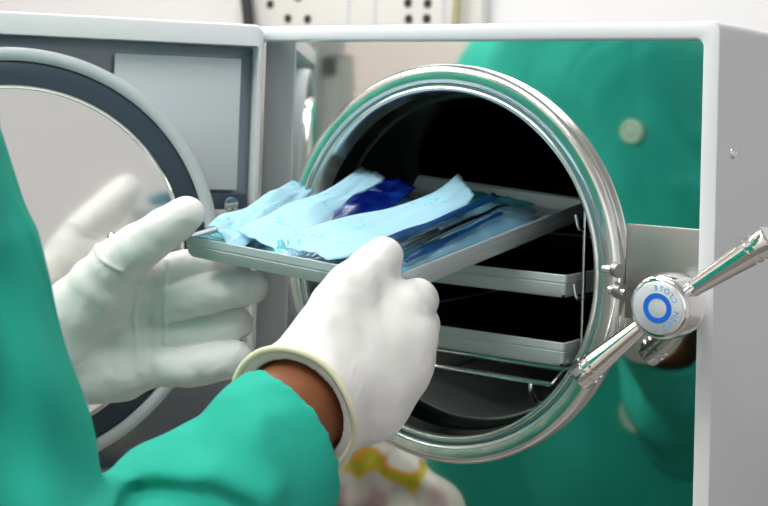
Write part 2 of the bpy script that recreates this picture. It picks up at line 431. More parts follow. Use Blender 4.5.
# ------------------------------------------------------------------ the open door (a part of the machine)
DC = Vector((-.2788, -.1615, -.0133)); DA = .95; DS = 1.009
de = Vector((math.cos(DA), math.sin(DA), 0)); dn = Vector((math.sin(DA), -math.cos(DA), 0))   # towards the hinge / towards the viewer
def DP(x, y, z): return DC + de*x*DS - dn*y + Vector((0, 0, z*DS))      # y away from the viewer
def dmesh(name, v, f, m, parent, smooth=True, deg=40): return sharp(pydata(name, [DP(*p) for p in v], f, m, parent, smooth), deg)
DX0, DX1, DZ0, DZ1 = -.19, .184, -.163, .1805
def door_shell():
    n = 5; v = []; f = []
    prof = [(0, .0085, .008), (0, -.012, .008), (.001, -.0145, .008), (.003, -.0155, .008)]
    inner = [(0, -.0155), (0.0, -.0145), (.0, .0058)]
    for ins, y, r in prof: v += [(x, y, z) for x, z in rrect(DX0+ins, DX1-ins, DZ0+ins, DZ1-ins, r, n)]
    for q, (ins, y) in enumerate(inner):
        v += [(x, y, z) for x, z in rrect(DX0+.012+ins, DX1-.0045-ins, DZ0+.0075+ins, DZ1-.0165-ins, .002, n)]
    L = 4*(n+1); N = len(prof)+len(inner)
    for i in range(N-1):
        for k in range(L): f.append((i*L+k, i*L+(k+1) % L, (i+1)*L+(k+1) % L, (i+1)*L+k))
    f.append(tuple(range(L))); f.append(tuple(range((N-1)*L, N*L)))
    return mloc(dmesh('door', v, f, m_enamel, mach))
door = door_shell()
def dchild(o): o.parent = door; o.matrix_parent_inverse = Matrix.Identity(4); return o
def dbox(name, lo, hi, m, bev=.0005):
    bm = box_bm(lo, hi, bev, 2)
    for vv in bm.verts: vv.co = DP(*vv.co)
    return dchild(sharp(from_bm(name, bm, m, door), 40))
dbox('steel_liner', (DX0+.0125, .0035, DZ0+.008), (DX1-.005, .0055, DZ1-.017), m_liner)
def dlathe(name, prof, m, n=160, c=(0, 0, 0), deg=40, closed=False):
    return dchild(lathe(name, [(r_*DS, h_) for r_, h_ in prof], m, door, DP(*c), -dn, n, closed, deg))
dlathe('rim_ring', [(.1450, .004), (.1450, -.017), (.1466, -.0185), (.1478, -.0195), (.1528, -.0195), (.1540, -.0185), (.1546, -.017), (.1546, .004)], m_palegrey)
dlathe('gasket_ring', [(.1275, .003), (.1275, -.0165), (.1285, -.018), (.1350, -.0185), (.1420, -.018), (.1440, -.0165), (.1452, -.010), (.1452, .003)], m_gasket)
dlathe('mirror_disc', [(.1285, .003), (.1285, -.0195), (.1272, -.0225), (.1262, -.0232), (.1252, -.0225), (.1246, -.0205), (.1235, -.0205), (.06, -.0212), (0, -.0214)], m_plate, deg=30)
dlathe('centre_bolt', [(0, -.0265), (.0022, -.0262), (.0036, -.0248), (.004, -.0225), (.004, -.0205), (0, -.0205)], m_chrome, 32, (.0735, 0, .0185))
dbox('pale_rectangle', (.0725, -.0035, .0530), (.1690, .0035, .1540), m_palegrey, .0008)  # pale flat rectangle standing on the liner
dbox('latch_shelf', (.148, -.008, .0320), (.1770, .0035, .0380), m_palegrey, .0006)
dbox('latch_block', (.140, -.004, .0385), (.1760, .0035, .0500), m_gasket, .0006)
dlathe('latch_stud', [(0, -.0195), (.0048, -.019), (.0055, -.0175), (.0055, -.0155), (.0038, -.015), (.0038, -.006), (0, -.006)], m_chrome, 28, (.1620, 0, .0430))
mloc(tube('hinge_pin', [(-.2160, -.020, -.17), (-.2160, -.020, .155)], .004, m_chrome, mach, 16)) if False else None

# ------------------------------------------------------------------ rack and trays in the chamber
def rack():
    bm = bmesh.new()
    for s in (-1, 1):
        x = .0925*s
        for y in (.034, .30):
            tube_bm(bm, [(x, y, -.0665), (x, y, .040 if y < .1 else .012)], .0015, 8)
        for z in (-.0200, .0280):
            tube_bm(bm, [(x, .034, z), (x, .30, z)], .0012, 8)
            tube_bm(bm, spline([(x, .034, z), (x-.0025*s, .031, z-.0002), (x-.004*s, .030, z+.003), (x-.0055*s, .030, z+.0095)], 4), .0012, 8)
    for y in (.034, .30): tube_bm(bm, [(-.0925, y, -.0665), (-.0800, y, -.0705), (.0800, y, -.0705), (.0925, y, -.0665)], .0018, 8)
    tube_bm(bm, [(-.076, .022, -.0800), (.076, .022, -.0800)], .0019, 8)
    for s in (-1, 1):
        tube_bm(bm, [(.076*s, .022, -.0800), (.0800*s, .034, -.0705)], .0015, 8)
        tube_bm(bm, spline([(.060*s, .022, -.080), (.060*s, .026, -.090), (.060*s, .06, -.0985), (.060*s, .28, -.0985)], 4), .0016, 8)
    o = sharp(from_bm('wire_rack', bm, m_chrome, None), 60)
    return tag(o, 'chrome wire tray rack standing inside the round chamber', 'rack')
rack()
def tray_mesh(W, D, H, fl=0.0022):
    """shallow open tray: origin at front left top corner, x width, y depth, z 0 at rim"""
    n = 4; prof = [  # (inset, z, corner r)
        (.0030, -.0012, .002), (.0012, -.0002, .0028), (.0004, 0, .0028), (0, -.0006, .0028), (0, -.0052, .0028), (.0006, -.0056, .0028), (.0006, -.0064, .0028), (0.0002, -.0068, .0028), (fl*.6, -H+.002, .0028), (fl*.6+.0015, -H, .0028)]
    inn = [(.0030, -.0012, .002), (.0036, -.003, .002), (fl+.003, -H+.004, .0028), (fl+.006, -H+.0015, .0028)]
    seq = inn[::-1]+prof[1:]
    v = []; f = []
    for ins, z, r in seq: v += [(x, y, z) for x, y in rrect(ins, W-ins, ins, D-ins, r, n)]
    L = 4*(n+1)
    for i in range(len(seq)-1):
        for k in range(L): f.append((i*L+k, i*L+(k+1) % L, (i+1)*L+(k+1) % L, (i+1)*L+k))
    f.append(tuple(range(L))); f.append(tuple(range((len(seq)-1)*L, len(seq)*L)))
    return v, f
m_shade = mat('tray_shade', rgb(22, 24, 24), .6)  # shade of the unlit chamber, painted onto the tray insides
def tray(lab, mtx, W, D, H, group, dark=False):
    v, f = tray_mesh(W, D, H); o = sharp(pydata('sterilizer_tray', v, f, [m_alu, m_shade], None), 30)
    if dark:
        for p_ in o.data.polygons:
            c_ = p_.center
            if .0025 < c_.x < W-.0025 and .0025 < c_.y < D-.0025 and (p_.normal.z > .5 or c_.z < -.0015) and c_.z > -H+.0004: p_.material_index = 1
    o.matrix_world = mtx; tag(o, lab, 'tray', group); return o
tray('aluminium tray with shade painted inside on upper visible rack level in the chamber', Matrix.Translation((-.0830, .020, -.0035)), .1690, .29, .0160, 'sterilizer trays', True)
tray('aluminium tray with shade painted inside on lowest rack level in the chamber', Matrix.Translation((-.0830, .020, -.0500)), .1690, .29, .0165, 'sterilizer trays', True)
TO = Vector((-.1007, -.1544, .0181)); TX = Vector((.9971, .0375, -.0666)).normalized(); TY = Vector((-.0290, .9917, .1249)); TZ = TX.cross(TY).normalized(); TY = TZ.cross(TX)
TO = TO-TX*.007
TM = Matrix((TX, TY, TZ)).transposed().to_4x4(); TM.translation = TO
TH = .0145
tray('grey aluminium tray loaded with blue pouches held half out by two gloved hands', TM, .167, .280, TH, 'sterilizer trays')

# ------------------------------------------------------------------ pouches on the tray (tray coordinates: across, deep, height over the rim)
def paper_mat():
    m = mat('pouch_paper', rgb(178, 228, 240), .6, 0, spec=.3)
    nt = m.node_tree; b = nt.nodes['Principled BSDF']; tc = nt.nodes.new('ShaderNodeTexCoord')
    mp = nt.nodes.new('ShaderNodeMapping'); mp.inputs['Scale'].default_value = (420, 190, 1)
    vo = nt.nodes.new('ShaderNodeTexVoronoi'); vo.inputs['Scale'].default_value = 1
    r = nt.nodes.new('ShaderNodeValToRGB'); r.color_ramp.elements[0].color = rgb(120, 208, 222); r.color_ramp.elements[1].color = rgb(168, 216, 236)
    r.color_ramp.elements[0].position = .28; r.color_ramp.elements[1].position = .42
    n = nt.nodes.new('ShaderNodeTexNoise'); n.inputs['Scale'].default_value = 38; n.inputs['Detail'].default_value = 3
    r2 = nt.nodes.new('ShaderNodeValToRGB'); r2.color_ramp.elements[0].position = .47; r2.color_ramp.elements[1].position = .58
    mx = nt.nodes.new('ShaderNodeMix'); mx.data_type = 'RGBA'
    nt.links.new(tc.outputs['Object'], mp.inputs[0]); nt.links.new(mp.outputs[0], vo.inputs['Vector']); nt.links.new(vo.outputs['Distance'], r.inputs[0])
    nt.links.new(tc.outputs['Object'], n.inputs['Vector']); nt.links.new(n.outputs['Fac'], r2.inputs[0])
    nt.links.new(r2.outputs[0], mx.inputs[0]); mx.inputs[6].default_value = rgb(168, 216, 236); nt.links.new(r.outputs[0], mx.inputs[7])
    nt.links.new(mx.outputs[2], b.inputs['Base Color']); return m
m_paper = paper_mat()
m_film = mat('blue_film', rgb(175, 222, 236), .12, 0, alpha=.42, spec=.7, coat=.5, noise=(40, rgb(84, 165, 212), .35, .7, U), bump=(60, .5, .002, U))
m_filmd = mat('navy_film', rgb(8, 22, 110), .14, 0, alpha=.93, spec=.7, coat=.5, noise=(45, rgb(20, 60, 150), .45, .7, (3, 1, 1)), bump=(60, .5, .002, U))
m_teal = mat('teal_film', rgb(70, 190, 200), .15, 0, alpha=.75, spec=.7, coat=.5, noise=(40, rgb(120, 215, 222), .35, .65, U), bump=(60, .5, .002, U))
m_seal = mat('film_seal', rgb(20, 72, 128), .25, 0, alpha=.85, coat=.4)
random.seed(4)
def sheet(name, rows, m, parent=None, th=.0005, nu=14, nv=10, crown=0.0, ruf=.0010, seed=0, top=0):
    """rows of (left, right) points along the pouch; crown arches the middle"""
    A = spline([r[0] for r in rows], nu//max(1, len(rows)-1)+2); B = spline([r[1] for r in rows], nu//max(1, len(rows)-1)+2)
    rs = random.Random(seed); ph = [rs.uniform(0, 6) for _ in range(6)]
    v = []; f = []; n = len(A)
    for side in (0, 1):
        for i in range(n):
            for j in range(nv+1):
                t = j/nv; p = A[i].lerp(B[i], t); s = i/(n-1)
                env = math.sin(PI*t)
                h = crown*env*(.35+.65*math.sin(PI*min(max(s, .02), .98))**.5)
                h += 1.6*ruf*(math.sin(9*s+ph[0]+3*t)+.6*math.sin(17*s*1.1+ph[1]-6*t)+.5*math.sin(23*t+ph[2]+5*s))*(.4+.6*env)
                v.append(p+Vector((0, 0, h+top+(th if side else 0))))
    W = nv+1; N = n*W
    for side in (0, 1):
        for i in range(n-1):
            for j in range(nv):
                q = [side*N+i*W+j, side*N+i*W+j+1, side*N+(i+1)*W+j+1, side*N+(i+1)*W+j]
                f.append(tuple(q if side else q[::-1]))
    bd = [(i*W, (i+1)*W) for i in range(n-1)]+[((i+1)*W+nv, i*W+nv) for i in range(n-1)]+[(j+1, j) for j in range(nv)]+[((n-1)*W+j, (n-1)*W+j+1) for j in range(nv)]
    for a, b in bd: f.append((a, b, b+N, a+N))
    o = pydata(name, v, f, m, parent); o.matrix_parent_inverse = Matrix.Identity(4); return o
def pouch(lab):
    o = empty('sterilization_pouch', (0, 0, 0), lab, 'pouch', 'pouches on the held tray'); o.matrix_world = TM @ Matrix.Translation((0, 0, 0)); return o
# leftmost pouch
p = pouch('pale blue paper pouch lying leftmost on the held tray')
sheet('paper_backing', [((.0150, .006, .006), (.0450, .000, -.004)), ((.0120, .0250, .0115), (.0430, .0180, -.002)), ((.0120, .0560, .0135), (.0400, .0500, .006)), ((.0000, .098, .0140), (.0250, .095, .010)), ((-.0050, .128, .0165), (.0130, .127, .010))], m_paper, p, ruf=.0016, crown=.003, seed=3)
sheet('film_front', [((.0100, .010, -.006), (.0400, .004, -.009)), ((.0100, .040, -.004), (.0400, .040, -.008)), ((.006, .095, -.004), (.030, .095, -.006)), ((.006, .120, .000), (.020, .120, .000))], m_teal, p, ruf=.0008, seed=5)
# long middle pouch, its far end curling up
p = pouch('long pale blue pouch curling up at its far end, left of the navy film one')
sheet('paper_backing', [((.0340, .014, .004), (.0900, .004, -.006)), ((.0400, .034, .012), (.0900, .022, -.002)), ((.0425, .062, .0175), (.0830, .046, .004)), ((.0330, .120, .0160), (.0600, .110, .010)), ((.0125, .190, .0210), (.0400, .182, .0150))], m_paper, p, crown=.002, ruf=.0010, seed=8)
sheet('film_front', [((.0560, .014, -.004), (.0780, -.000, -.006)), ((.0540, .030, -.001), (.086, .010, -.006)), ((.056, .062, -.004), (.080, .052, -.005))], m_teal, p, crown=.004, seed=9)
# pouch with navy film side
p = pouch('pouch with glossy navy film showing between two paper strips')
sheet('film_front', [((.0700, .040, .008), (.0860, .036, .006)), ((.0600, .090, .0105), (.0850, .090, .007)), ((.0500, .135, .0135), (.0800, .135, .009)), ((.0400, .182, .0150), (.0640, .190, .009))], m_filmd, p, crown=.0025, ruf=.0012, seed=11)
sheet('paper_backing', [((.0640, .040, -.004), (.0900, .036, -.005)), ((.0560, .090, -.004), (.0900, .090, -.004)), ((.0450, .150, -.002), (.0800, .150, -.003)), ((.0380, .185, .000), (.0740, .195, -.002))], m_paper, p, seed=12)
# centre right pouch whose far corner stands up
p = pouch('pale blue paper pouch under the thumb with its far corner standing up')
sheet('paper_backing', [((.0790, .008, .002), (.1180, -.001, .001)), ((.0800, .024, .010), (.1270, .010, .004)), ((.0900, .060, .0140), (.1350, .050, .007)), ((.0940, .110, .0130), (.1340, .110, .008)), ((.0930, .165, .0130), (.1270, .150, .010)), ((.0910, .205, .0215), (.1200, .178, .0140))], m_paper, p, crown=.0015, ruf=.0009, seed=15)
sheet('film_front', [((.0760, .008, -.003), (.115, -.001, -.004)), ((.074, .03, .001), (.12, .02, -.004)), ((.084, .10, -.002), (.128, .10, -.004)), ((.09, .17, -.002), (.12, .165, -.002))], m_film, p, seed=16)
# right pouch, film up, instrument showing
p = pouch('clear blue film pouch lying rightmost with dark sealed edge')
sheet('paper_backing', [((.1300, .012, -.008), (.1545, .016, -.009)), ((.1230, .110, -.009), (.1555, .110, -.009)), ((.1080, .205, -.008), (.1520, .232, -.009))], m_paper, p, ruf=.0004, seed=20)
sheet('film_front', [((.1330, .016, .004), (.1545, .018, -.006)), ((.1280, .060, .006), (.1560, .060, -.005)), ((.1230, .110, .006), (.1560, .110, -.005)), ((.1120, .200, .005), (.1460, .240, -.006))], m_film, p, crown=.0015, ruf=.0008, seed=21)
sheet('sealed_edge', [((.1330, .018, .0085), (.1385, .020, .0070)), ((.1340, .060, .0100), (.1385, .060, .0080)), ((.1330, .110, .0105), (.1375, .110, .0085)), ((.1240, .200, .0110), (.1290, .204, .0085))], m_seal, p, ruf=.0005, seed=22, nv=4, top=.0012)
sheet('sealed_edge', [((.1500, .030, -.0020), (.1540, .032, -.0030)), ((.1490, .080, .0010), (.1520, .080, -.0005)), ((.1440, .140, .0010), (.1465, .140, .000)), ((.1400, .185, .0010), (.1410, .185, .000))], m_seal, p, ruf=.0008, seed=23, nv=4, top=.0018)
# thin film pouch at the far end
p = pouch('flat teal film pouch at the far right end of the tray')
sheet('film_front', [((.0700, .205, -.004), (.1150, .200, -.006)), ((.0600, .240, -.002), (.1300, .235, -.006)), ((.0500, .262, -.002), (.1300, .258, -.006))], m_teal, p, ruf=.0010, seed=30)
p = pouch('flat clear film pouch at the front left corner of the tray')
sheet('film_front', [((.0060, .006, -.0030), (.0360, .006, -.0050)), ((.0060, .016, -.002), (.0360, .018, -.004)), ((.0060, .028, -.004), (.0340, .032, -.006))], m_teal, p, ruf=.0008, seed=31)
sheet('sealed_edge', [((.0050, .005, -.0012), (.0060, .010, -.0012)), ((.0200, .0045, -.0008), (.0200, .0100, -.0012)), ((.0330, .0060, -.0020), (.0330, .0110, -.0025))], m_teal, p, ruf=.0002, seed=32, nv=3)
# dental instruments inside the pouches
m_tool = mat('tool_steel', (.25, .33, .38, 1), .25, 1)
def instrument(lab, pts, rad):
    bm = bmesh.new(); tube_bm(bm, [TM @ Vector(q) for q in spline(pts, 5)], rad, 10)
    o = sharp(from_bm('dental_instrument', bm, m_tool, None), 60); return tag(o, lab, 'dental instrument', 'instruments in the pouches')
instrument('thin hand instrument with bent tip under the rightmost clear film', [(.1480, .060, .0055), (.1465, .090, .0068), (.1440, .120, .0068), (.1400, .160, .0060), (.1350, .186, .0050), (.1385, .196, .0050)], [.0022]*13+[.0014]*13)
instrument('short thick instrument handle near the thumb under the rightmost film', [(.1440, .040, .0050), (.1430, .066, .0060), (.1425, .088, .0065)], .0030)
instrument('steel instrument under the navy film pouch', [(.076, .060, .0010), (.068, .110, .0030), (.058, .160, .0040)], .0022)

# ------------------------------------------------------------------ the operator
XR_, = (0,)
person = empty('person', (-.19, -.52, ZF), 'person in green scrubs and white latex gloves holding the loaded tray', 'person')
def ploc(o, par=person): o.parent = par; o.matrix_parent_inverse = Matrix.Translation(-Vector(person.location)); return o
npv = lambda v: np.array(v, float)
shR = V(-215, 10, .605); elR = V(-2, 722, .585)
wrR = V(292, 408, .725)
shL = Vector((-.300, -.640, .145)); elL = Vector((-.400, -.455, -.085)); wrL = V(22, 350, .905)
# hand skeletons: (points, radii) per finger
RH = dict(
    wrist=wrR,
    palm=[(V(300, 400, .735), V(398, 318, .778), .021, .0150), (V(303, 402, .735), V(408, 343, .772), .021, .0150),
          (V(303, 408, .735), V(402, 372, .765), .021, .0148), (V(300, 415, .735), V(384, 400, .757), .020, .0150),
          (V(318, 350, .750), V(370, 345, .770), .0170, .0180), (V(330, 420, .738), V(372, 418, .752), .0140, .0130)],
    thumb=([V(315, 375, .745), V(340, 308, .765), V(366, 277, .782), V(384, 256, .796)], [.019, .0165, .0132, .0108]),
    index=([V(402, 312, .780), V(417, 300, .806), V(405, 312, .832), V(385, 318, .838)], [.0130, .0116, .0100, .0085]),
    middle=([V(408, 338, .775), V(419, 325, .808), V(402, 328, .838), V(378, 325, .842)], [.0130, .0116, .0100, .0085]),
    ring=([V(404, 366, .768), V(415, 353, .803), V(398, 345, .836), V(372, 340, .840)], [.0128, .0112, .0098, .0083]),
    pinky=([V(386, 394, .760), V(399, 380, .795), V(384, 366, .824), V(362, 358, .828)], [.0118, .0102, .0088, .0076]))
LH = dict(
    wrist=wrL,
    palm=[(V(35, 335, .905), V(140, 284, .915), .019, .0140), (V(35, 345, .905), V(146, 305, .918), .019, .0140),
          (V(35, 358, .905), V(145, 333, .918), .019, .0140), (V(35, 372, .905), V(140, 358, .915), .019, .0145),
          (V(55, 380, .900), V(125, 378, .908), .0180, .0150), (V(60, 325, .898), V(105, 300, .898), .0180, .0165)],
    thumb=([V(70, 315, .900), V(112, 268, .890), V(152, 238, .880), V(187, 214, .872)], [.0200, .0165, .0135, .0108]),
    index=([V(146, 286, .915), V(182, 270, .912), V(214, 272, .918), V(238, 276, .922)], [.0128, .0122, .0108, .0092]),
    middle=([V(150, 306, .912), V(192, 297, .900), V(227, 290, .896), V(254, 287, .898)], [.0126, .0122, .0116, .0096]),
    ring=([V(148, 338, .918), V(188, 333, .912), V(218, 327, .908), V(237, 323, .906)], [.0124, .0120, .0116, .0102]),
    pinky=([V(142, 366, .912), V(186, 367, .900), V(218, 362, .896), V(240, 358, .894)], [.0122, .0120, .0114, .0098]))
def hand_sdf(H, P, g=0.0, k=.012):
    d = None
    for a, b, r1, r2 in H['palm']:
        c = sd_cap(P, a, b, r1, r2); d = c if d is None else smin(d, c, .012)
    fs = []
    for nme in ('thumb', 'index', 'middle', 'ring', 'pinky'):
        pts, rr = H[nme]; f = None
        pts = spline(pts, 3); rr = list(np.interp(np.linspace(0, 3, len(pts)), range(4), rr))
        for i in range(len(pts)-1):
            c = sd_cap(P, pts[i], pts[i+1], rr[i], rr[i+1]); f = c if f is None else smin(f, c, .004)
        fs.append(f)
    u = fs[1]
    for f in fs[2:]: u = smin(u, f, .0014)
    d = smin(d, u, .009); d = smin(d, fs[0], k)
    return d-g
def bounds(pts, pad):
    a = np.array([list(p) for p in pts]); return a.min(0)-pad, a.max(0)+pad
def wob(P, amp, f, ph=0): return amp*(np.sin(P[..., 0]*f+ph)*np.sin(P[..., 1]*f*1.3+1+ph)+np.sin(P[..., 2]*f*.9+P[..., 0]*f*.7+ph))
def allpts(H):
    o = [H['wrist']]
    for a, b, _, _ in H['palm']: o += [a, b]
    for n_ in ('thumb', 'index', 'middle', 'ring', 'pinky'): o += H[n_][0]
    return o
FWN = npv(fw)
def ridge(P, pts, r, amp):
    """a crease standing up on the side of the glove that faces the room"""
    d = None
    Q = P-(P@FWN)[..., None]*FWN
    for a, b in zip(pts, pts[1:]):
        a, b = npv(a), npv(b); c = sd_cap(Q, a-(a@FWN)*FWN, b-(b@FWN)*FWN, 0, 0); d = c if d is None else np.minimum(d, c)
    return amp*np.exp(-(d/r)**2)
def glove(H, cuff_a, cuff_b, r1, r2, label, h=.0014, extra=None, ridges=()):
    a, b = npv(cuff_a), npv(cuff_b); ax = (b-a)/np.linalg.norm(b-a)
    def fn(P):
        d = hand_sdf(H, P, .0006)
        d = smin(d, sd_cap(P, a, b, r1, r2), .014)
        if extra: d = smin(d, extra(P), .012)
        d = d+wob(P, .00025, 260)
        for pts, rr, amp in ridges: d = d-ridge(P, pts, rr, amp)
        t = (P-a)@ax
        d = np.maximum(d, -t)                              # cut the cuff open
        inner = sd_cap(P, a-ax*.05, b, r1-.0018, r2-.0022)
        inner = np.maximum(inner, t-np.linalg.norm(b-a)*.55)
        return np.maximum(d, -inner)
    lo, hi = bounds(allpts(H)+[cuff_a, cuff_b], .045)
    o = ploc(nets('glove', fn, lo, hi, h, m_glove)); o['label'] = label
    x, y, _ = axes(Vector(ax))
    pts = [Vector(a)+(x*math.cos(q)+y*math.sin(q))*(r1-.0006)+Vector(ax)*.0006*math.sin(5*q) for q in np.linspace(0, 2*PI, 61)]
    bm = bmesh.new(); tube_bm(bm, pts, .0021, 8, cap=False)
    c = from_bm('rolled_cuff', bm, m_cuff); c.parent = o; c.matrix_parent_inverse = Matrix.Identity(4)
    return o
glove(RH, V(293, 412, .722), V(318, 388, .748), .0375, .0290, 'glove seen from the back, thumb on the tray rim')
cl = ([V(95, 257, .870), V(112, 268, .868), V(127, 268, .872)], .0012, .0016)
glove(LH, V(5, 352, .905), V(50, 345, .905), .033, .0300, 'glove with open palm and fingers under the tray',
      ridges=[([V(92, 242, .885), V(104, 256, .885), V(126, 268, .885)], .0014, .0014),
              ([V(164, 262, .895), V(166, 300, .895), V(163, 345, .895)], .0012, .0015),
              ([V(139, 290, .895), V(133, 320, .895), V(139, 372, .895)], .0016, .0010),
              ([V(152, 285, .895), V(146, 330, .895), V(152, 378, .895)], .0030, -.0010)], h=.0012)
# body
HC = Vector((-.170, -.500, .385))
def body_fn(P):
    d = sd_cap(P, (-.165, -.57, -.12), (-.165, -.56, .07), .112, .118)
    d = smin(d, sd_cap(P, (-.235, -.605, .12), (-.095, -.50, .12), .072, .072), .06)
    d = smin(d, sd_cap(P, (-.22, -.60, -.22), (-.13, -.54, -.22), .100, .100), .06)
    d = smin(d, sd_cap(P, (-.165, -.55, .15), (-.168, -.515, .29), .056, .050), .05)      # neck
    head = sd_ell(P, HC, (.074, .092, .112))
    head = smin(head, sd_ell(P, HC+Vector((0, .035, -.055)), (.052, .055, .06)), .03)
    nose = sd_cap(P, HC+Vector((0, .088, .010)), HC+Vector((0, .106, -.022)), .007, .011)
    head = smin(head, nose, .012)
    for s in (-1, 1):
        head = smax(head, -sd_ell(P, HC+Vector((.030*s, .098, .008)), (.018, .015, .012)), .012)
        head = smin(head, sd_ell(P, HC+Vector((.076*s, -.002, -.012)), (.009, .018, .030)), .006)
    d = smin(d, head, .025)
    for sh, el, wr, H in ((shR, elR, wrR, RH), (shL, elL, wrL, LH)):
        d = smin(d, sd_cap(P, sh, el, .050, .042), .04)
        d = smin(d, sd_cap(P, el, wr, .041, .0262), .02)
        d = smin(d, hand_sdf(H, P, -.003), .012)
    for x in (-.245, -.085):
        d = smin(d, sd_cap(P, (x, -.57, -.26), (x, -.53, -.70), .082, .056), .05)
        d = smin(d, sd_cap(P, (x, -.53, -.70), (x, -.54, -1.10), .054, .038), .02)
        d = smin(d, sd_cap(P, (x, -.55, -1.145), (x, -.42, -1.155), .032, .024), .03)
    return d
ploc(nets('body', body_fn, (-.50, -.78, ZF+.002), (.12, -.14, .52), .006, m_skin))
# clothes
dirF = (wrR-elR).normalized()
hem = V(286, 441, .700)
hemN = (rv*.90+uv*.43)*math.sqrt(max(0, 1-dirF.dot(fw)**2))+fw*dirF.dot(fw)
hemN.normalize()
CREASE = [([V(135, 494, .63), V(165, 489, .63), V(205, 491, .63), V(245, 510, .63)], .0042, -.0042),
          ([V(105, 488, .63), V(160, 472, .63), V(215, 474, .63), V(268, 500, .63)], .0065, .0050),
          ([V(255, 395, .66), V(225, 425, .65), V(190, 455, .64)], .0110, -.0022),
          ([V(5, 250, .57), V(40, 340, .57), V(62, 430, .57), V(75, 520, .57)], .0100, .0030)]
def sleeve_fn(P):
    el = elR; d = sd_cap(P, shR, el, .074, .068)
    ax = npv(dirF); a = npv(el); b = npv(hem); 
    fa = sd_cap(P, el, hem+dirF*.02, .0440, .0420)
    d = smin(d, fa, .020)
    q = P-a; t = q@ax
    # cloth folds round the bent elbow and along the forearm
    fold = .0035*np.sin(t*70+P[..., 2]*60)*np.exp(-((t-.03)/.06)**2)+.0016*np.sin(P[..., 0]*90+P[..., 2]*45+1)+.0010*np.sin(P[..., 1]*150+P[..., 0]*70)
    d = d+fold
    for pl, rr, am in CREASE: d = d-ridge(P, pl, rr, am)
    e = (P-b)@npv(hemN)
    shell = d+.0080
    d = np.maximum(d, np.where(np.linalg.norm(P-b, axis=-1) < .13, e, -1))
    return np.maximum(d, -np.maximum(shell, -(t-.10)))
top = None
def scrub_fn(P):
    d = sd_cap(P, (-.165, -.57, -.12), (-.165, -.56, .07), .130, .136)
    d = smin(d, sd_cap(P, (-.245, -.610, .125), (-.085, -.50, .125), .090, .090), .06)
    d = smin(d, sd_cap(P, (-.235, -.60, -.24), (-.095, -.56, -.26), .128, .130), .08)
    d = smin(d, sd_cap(P, (-.165, -.548, .16), (-.167, -.535, .215), .075, .066), .05)
    for x in (-.245, -.085): d = smin(d, sd_cap(P, (x, -.57, -.27), (x, -.555, -.42), .108, .102), .04)
    d = smin(d, sd_cap(P, shL, elL, .078, .066), .04); d = smin(d, sd_cap(P, elL, elL.lerp(wrL, .80), .064, .046), .03)
    d = smin(d, sd_cap(P, shR, shR.lerp(elR, .5), .076, .070), .04)
    d = d+.0035*np.sin(P[..., 0]*34+P[..., 2]*9)*np.sin(P[..., 2]*14+1)+.0020*np.sin(P[..., 0]*80+P[..., 2]*33)
    neck = sd_ell(P, (-.168, -.500, .275), (.066, .085, .050)); d = smax(d, -neck, .006)
    return smax(d, -(P[..., 2]+.42), .01)
top = ploc(nets('scrub_top', scrub_fn, (-.50, -.78, -.46), (.10, -.16, .30), .006, m_scrub))
ps = nets('right_sleeve', sleeve_fn, *bounds([shR, elR, hem], .12), .0028, m_scrub); ps.name = 'sleeve'; ps.parent = top; ps.matrix_parent_inverse = Matrix.Identity(4)
for (x, z, s) in ((-.031, .093, 1.05), (-.046, -.192, 1.7)):
    lo = Vector((x, -.30, z))
    # the button sits on the cloth: march to the surface
    y = -.20
    while y > -.60 and min(scrub_fn(np.array([[x, y, z]]))[0], sleeve_fn(np.array([[x, y, z]]))[0]) > 0: y -= .001
    o = lathe('snap_button', [(0, .004), (.0045, .0042), (.0062, .003), (.0085, .0045), (.0105, .004), (.0115, .001), (.0110, -.002), (0, -.002)], m_snap, None, (x, y+.003, z), (0, 1, 0), 32)
    for q in o.data.vertices: q.co = Vector((x, y, z))+(q.co-Vector((x, y, z)))*s
    o.parent = top; o.matrix_parent_inverse = Matrix.Identity(4)
def trouser_fn(P):
    d = None
    for x in (-.245, -.085):
        c = smin(sd_cap(P, (x, -.57, -.28), (x, -.53, -.70), .104, .078), sd_cap(P, (x, -.53, -.70), (x, -.535, -1.12), .076, .062), .02)
        d = c if d is None else smin(d, c, .02)
    d = smin(d, sd_cap(P, (-.22, -.60, -.30), (-.13, -.54, -.30), .108, .108), .05)+.002*np.sin(P[..., 0]*60+P[..., 2]*12)
    return np.maximum(np.maximum(d, -(P[..., 2]+1.12)), P[..., 2]+.36)
ploc(nets('scrub_trousers', trouser_fn, (-.45, -.76, -1.15), (.08, -.35, -.33), .008, m_scrub_d))
for x in (-.245, -.085):
    def shoe(P, x=x):
        d = smin(sd_cap(P, (x, -.565, ZF+.045), (x, -.40, ZF+.036), .046, .040), sd_cap(P, (x, -.55, ZF+.05), (x, -.545, ZF+.09), .046, .046), .03)
        return smax(d, -(P[..., 2]-ZF), .006)
    ploc(nets('shoe', shoe, (x-.07, -.64, ZF-.01), (x+.07, -.33, ZF+.16), .005, m_shoe))
def cap_fn(P):
    d = sd_ell(P, HC+Vector((0, -.012, .030)), (.084, .098, .100))+.0015*np.sin(P[..., 0]*120)*np.sin(P[..., 2]*90)
    return smax(d, -((P[..., 2]-HC.z-.045)+.30*(P[..., 1]-HC.y)*-1-.0), .006)
ploc(nets('scrub_cap', cap_fn, HC-Vector((.11, .13, .11)), HC+Vector((.11, .13, .15)), .005, m_cap))
def hair_fn(P):
    d = sd_ell(P, HC+Vector((0, -.014, -.005)), (.080, .094, .108))
    return np.maximum(d, np.maximum((P[..., 1]-HC.y-.015), -(P[..., 2]-HC.z+.075)))
ploc(nets('hair', hair_fn, HC-Vector((.11, .13, .12)), HC+Vector((.11, .13, .13)), .005, m_hair))
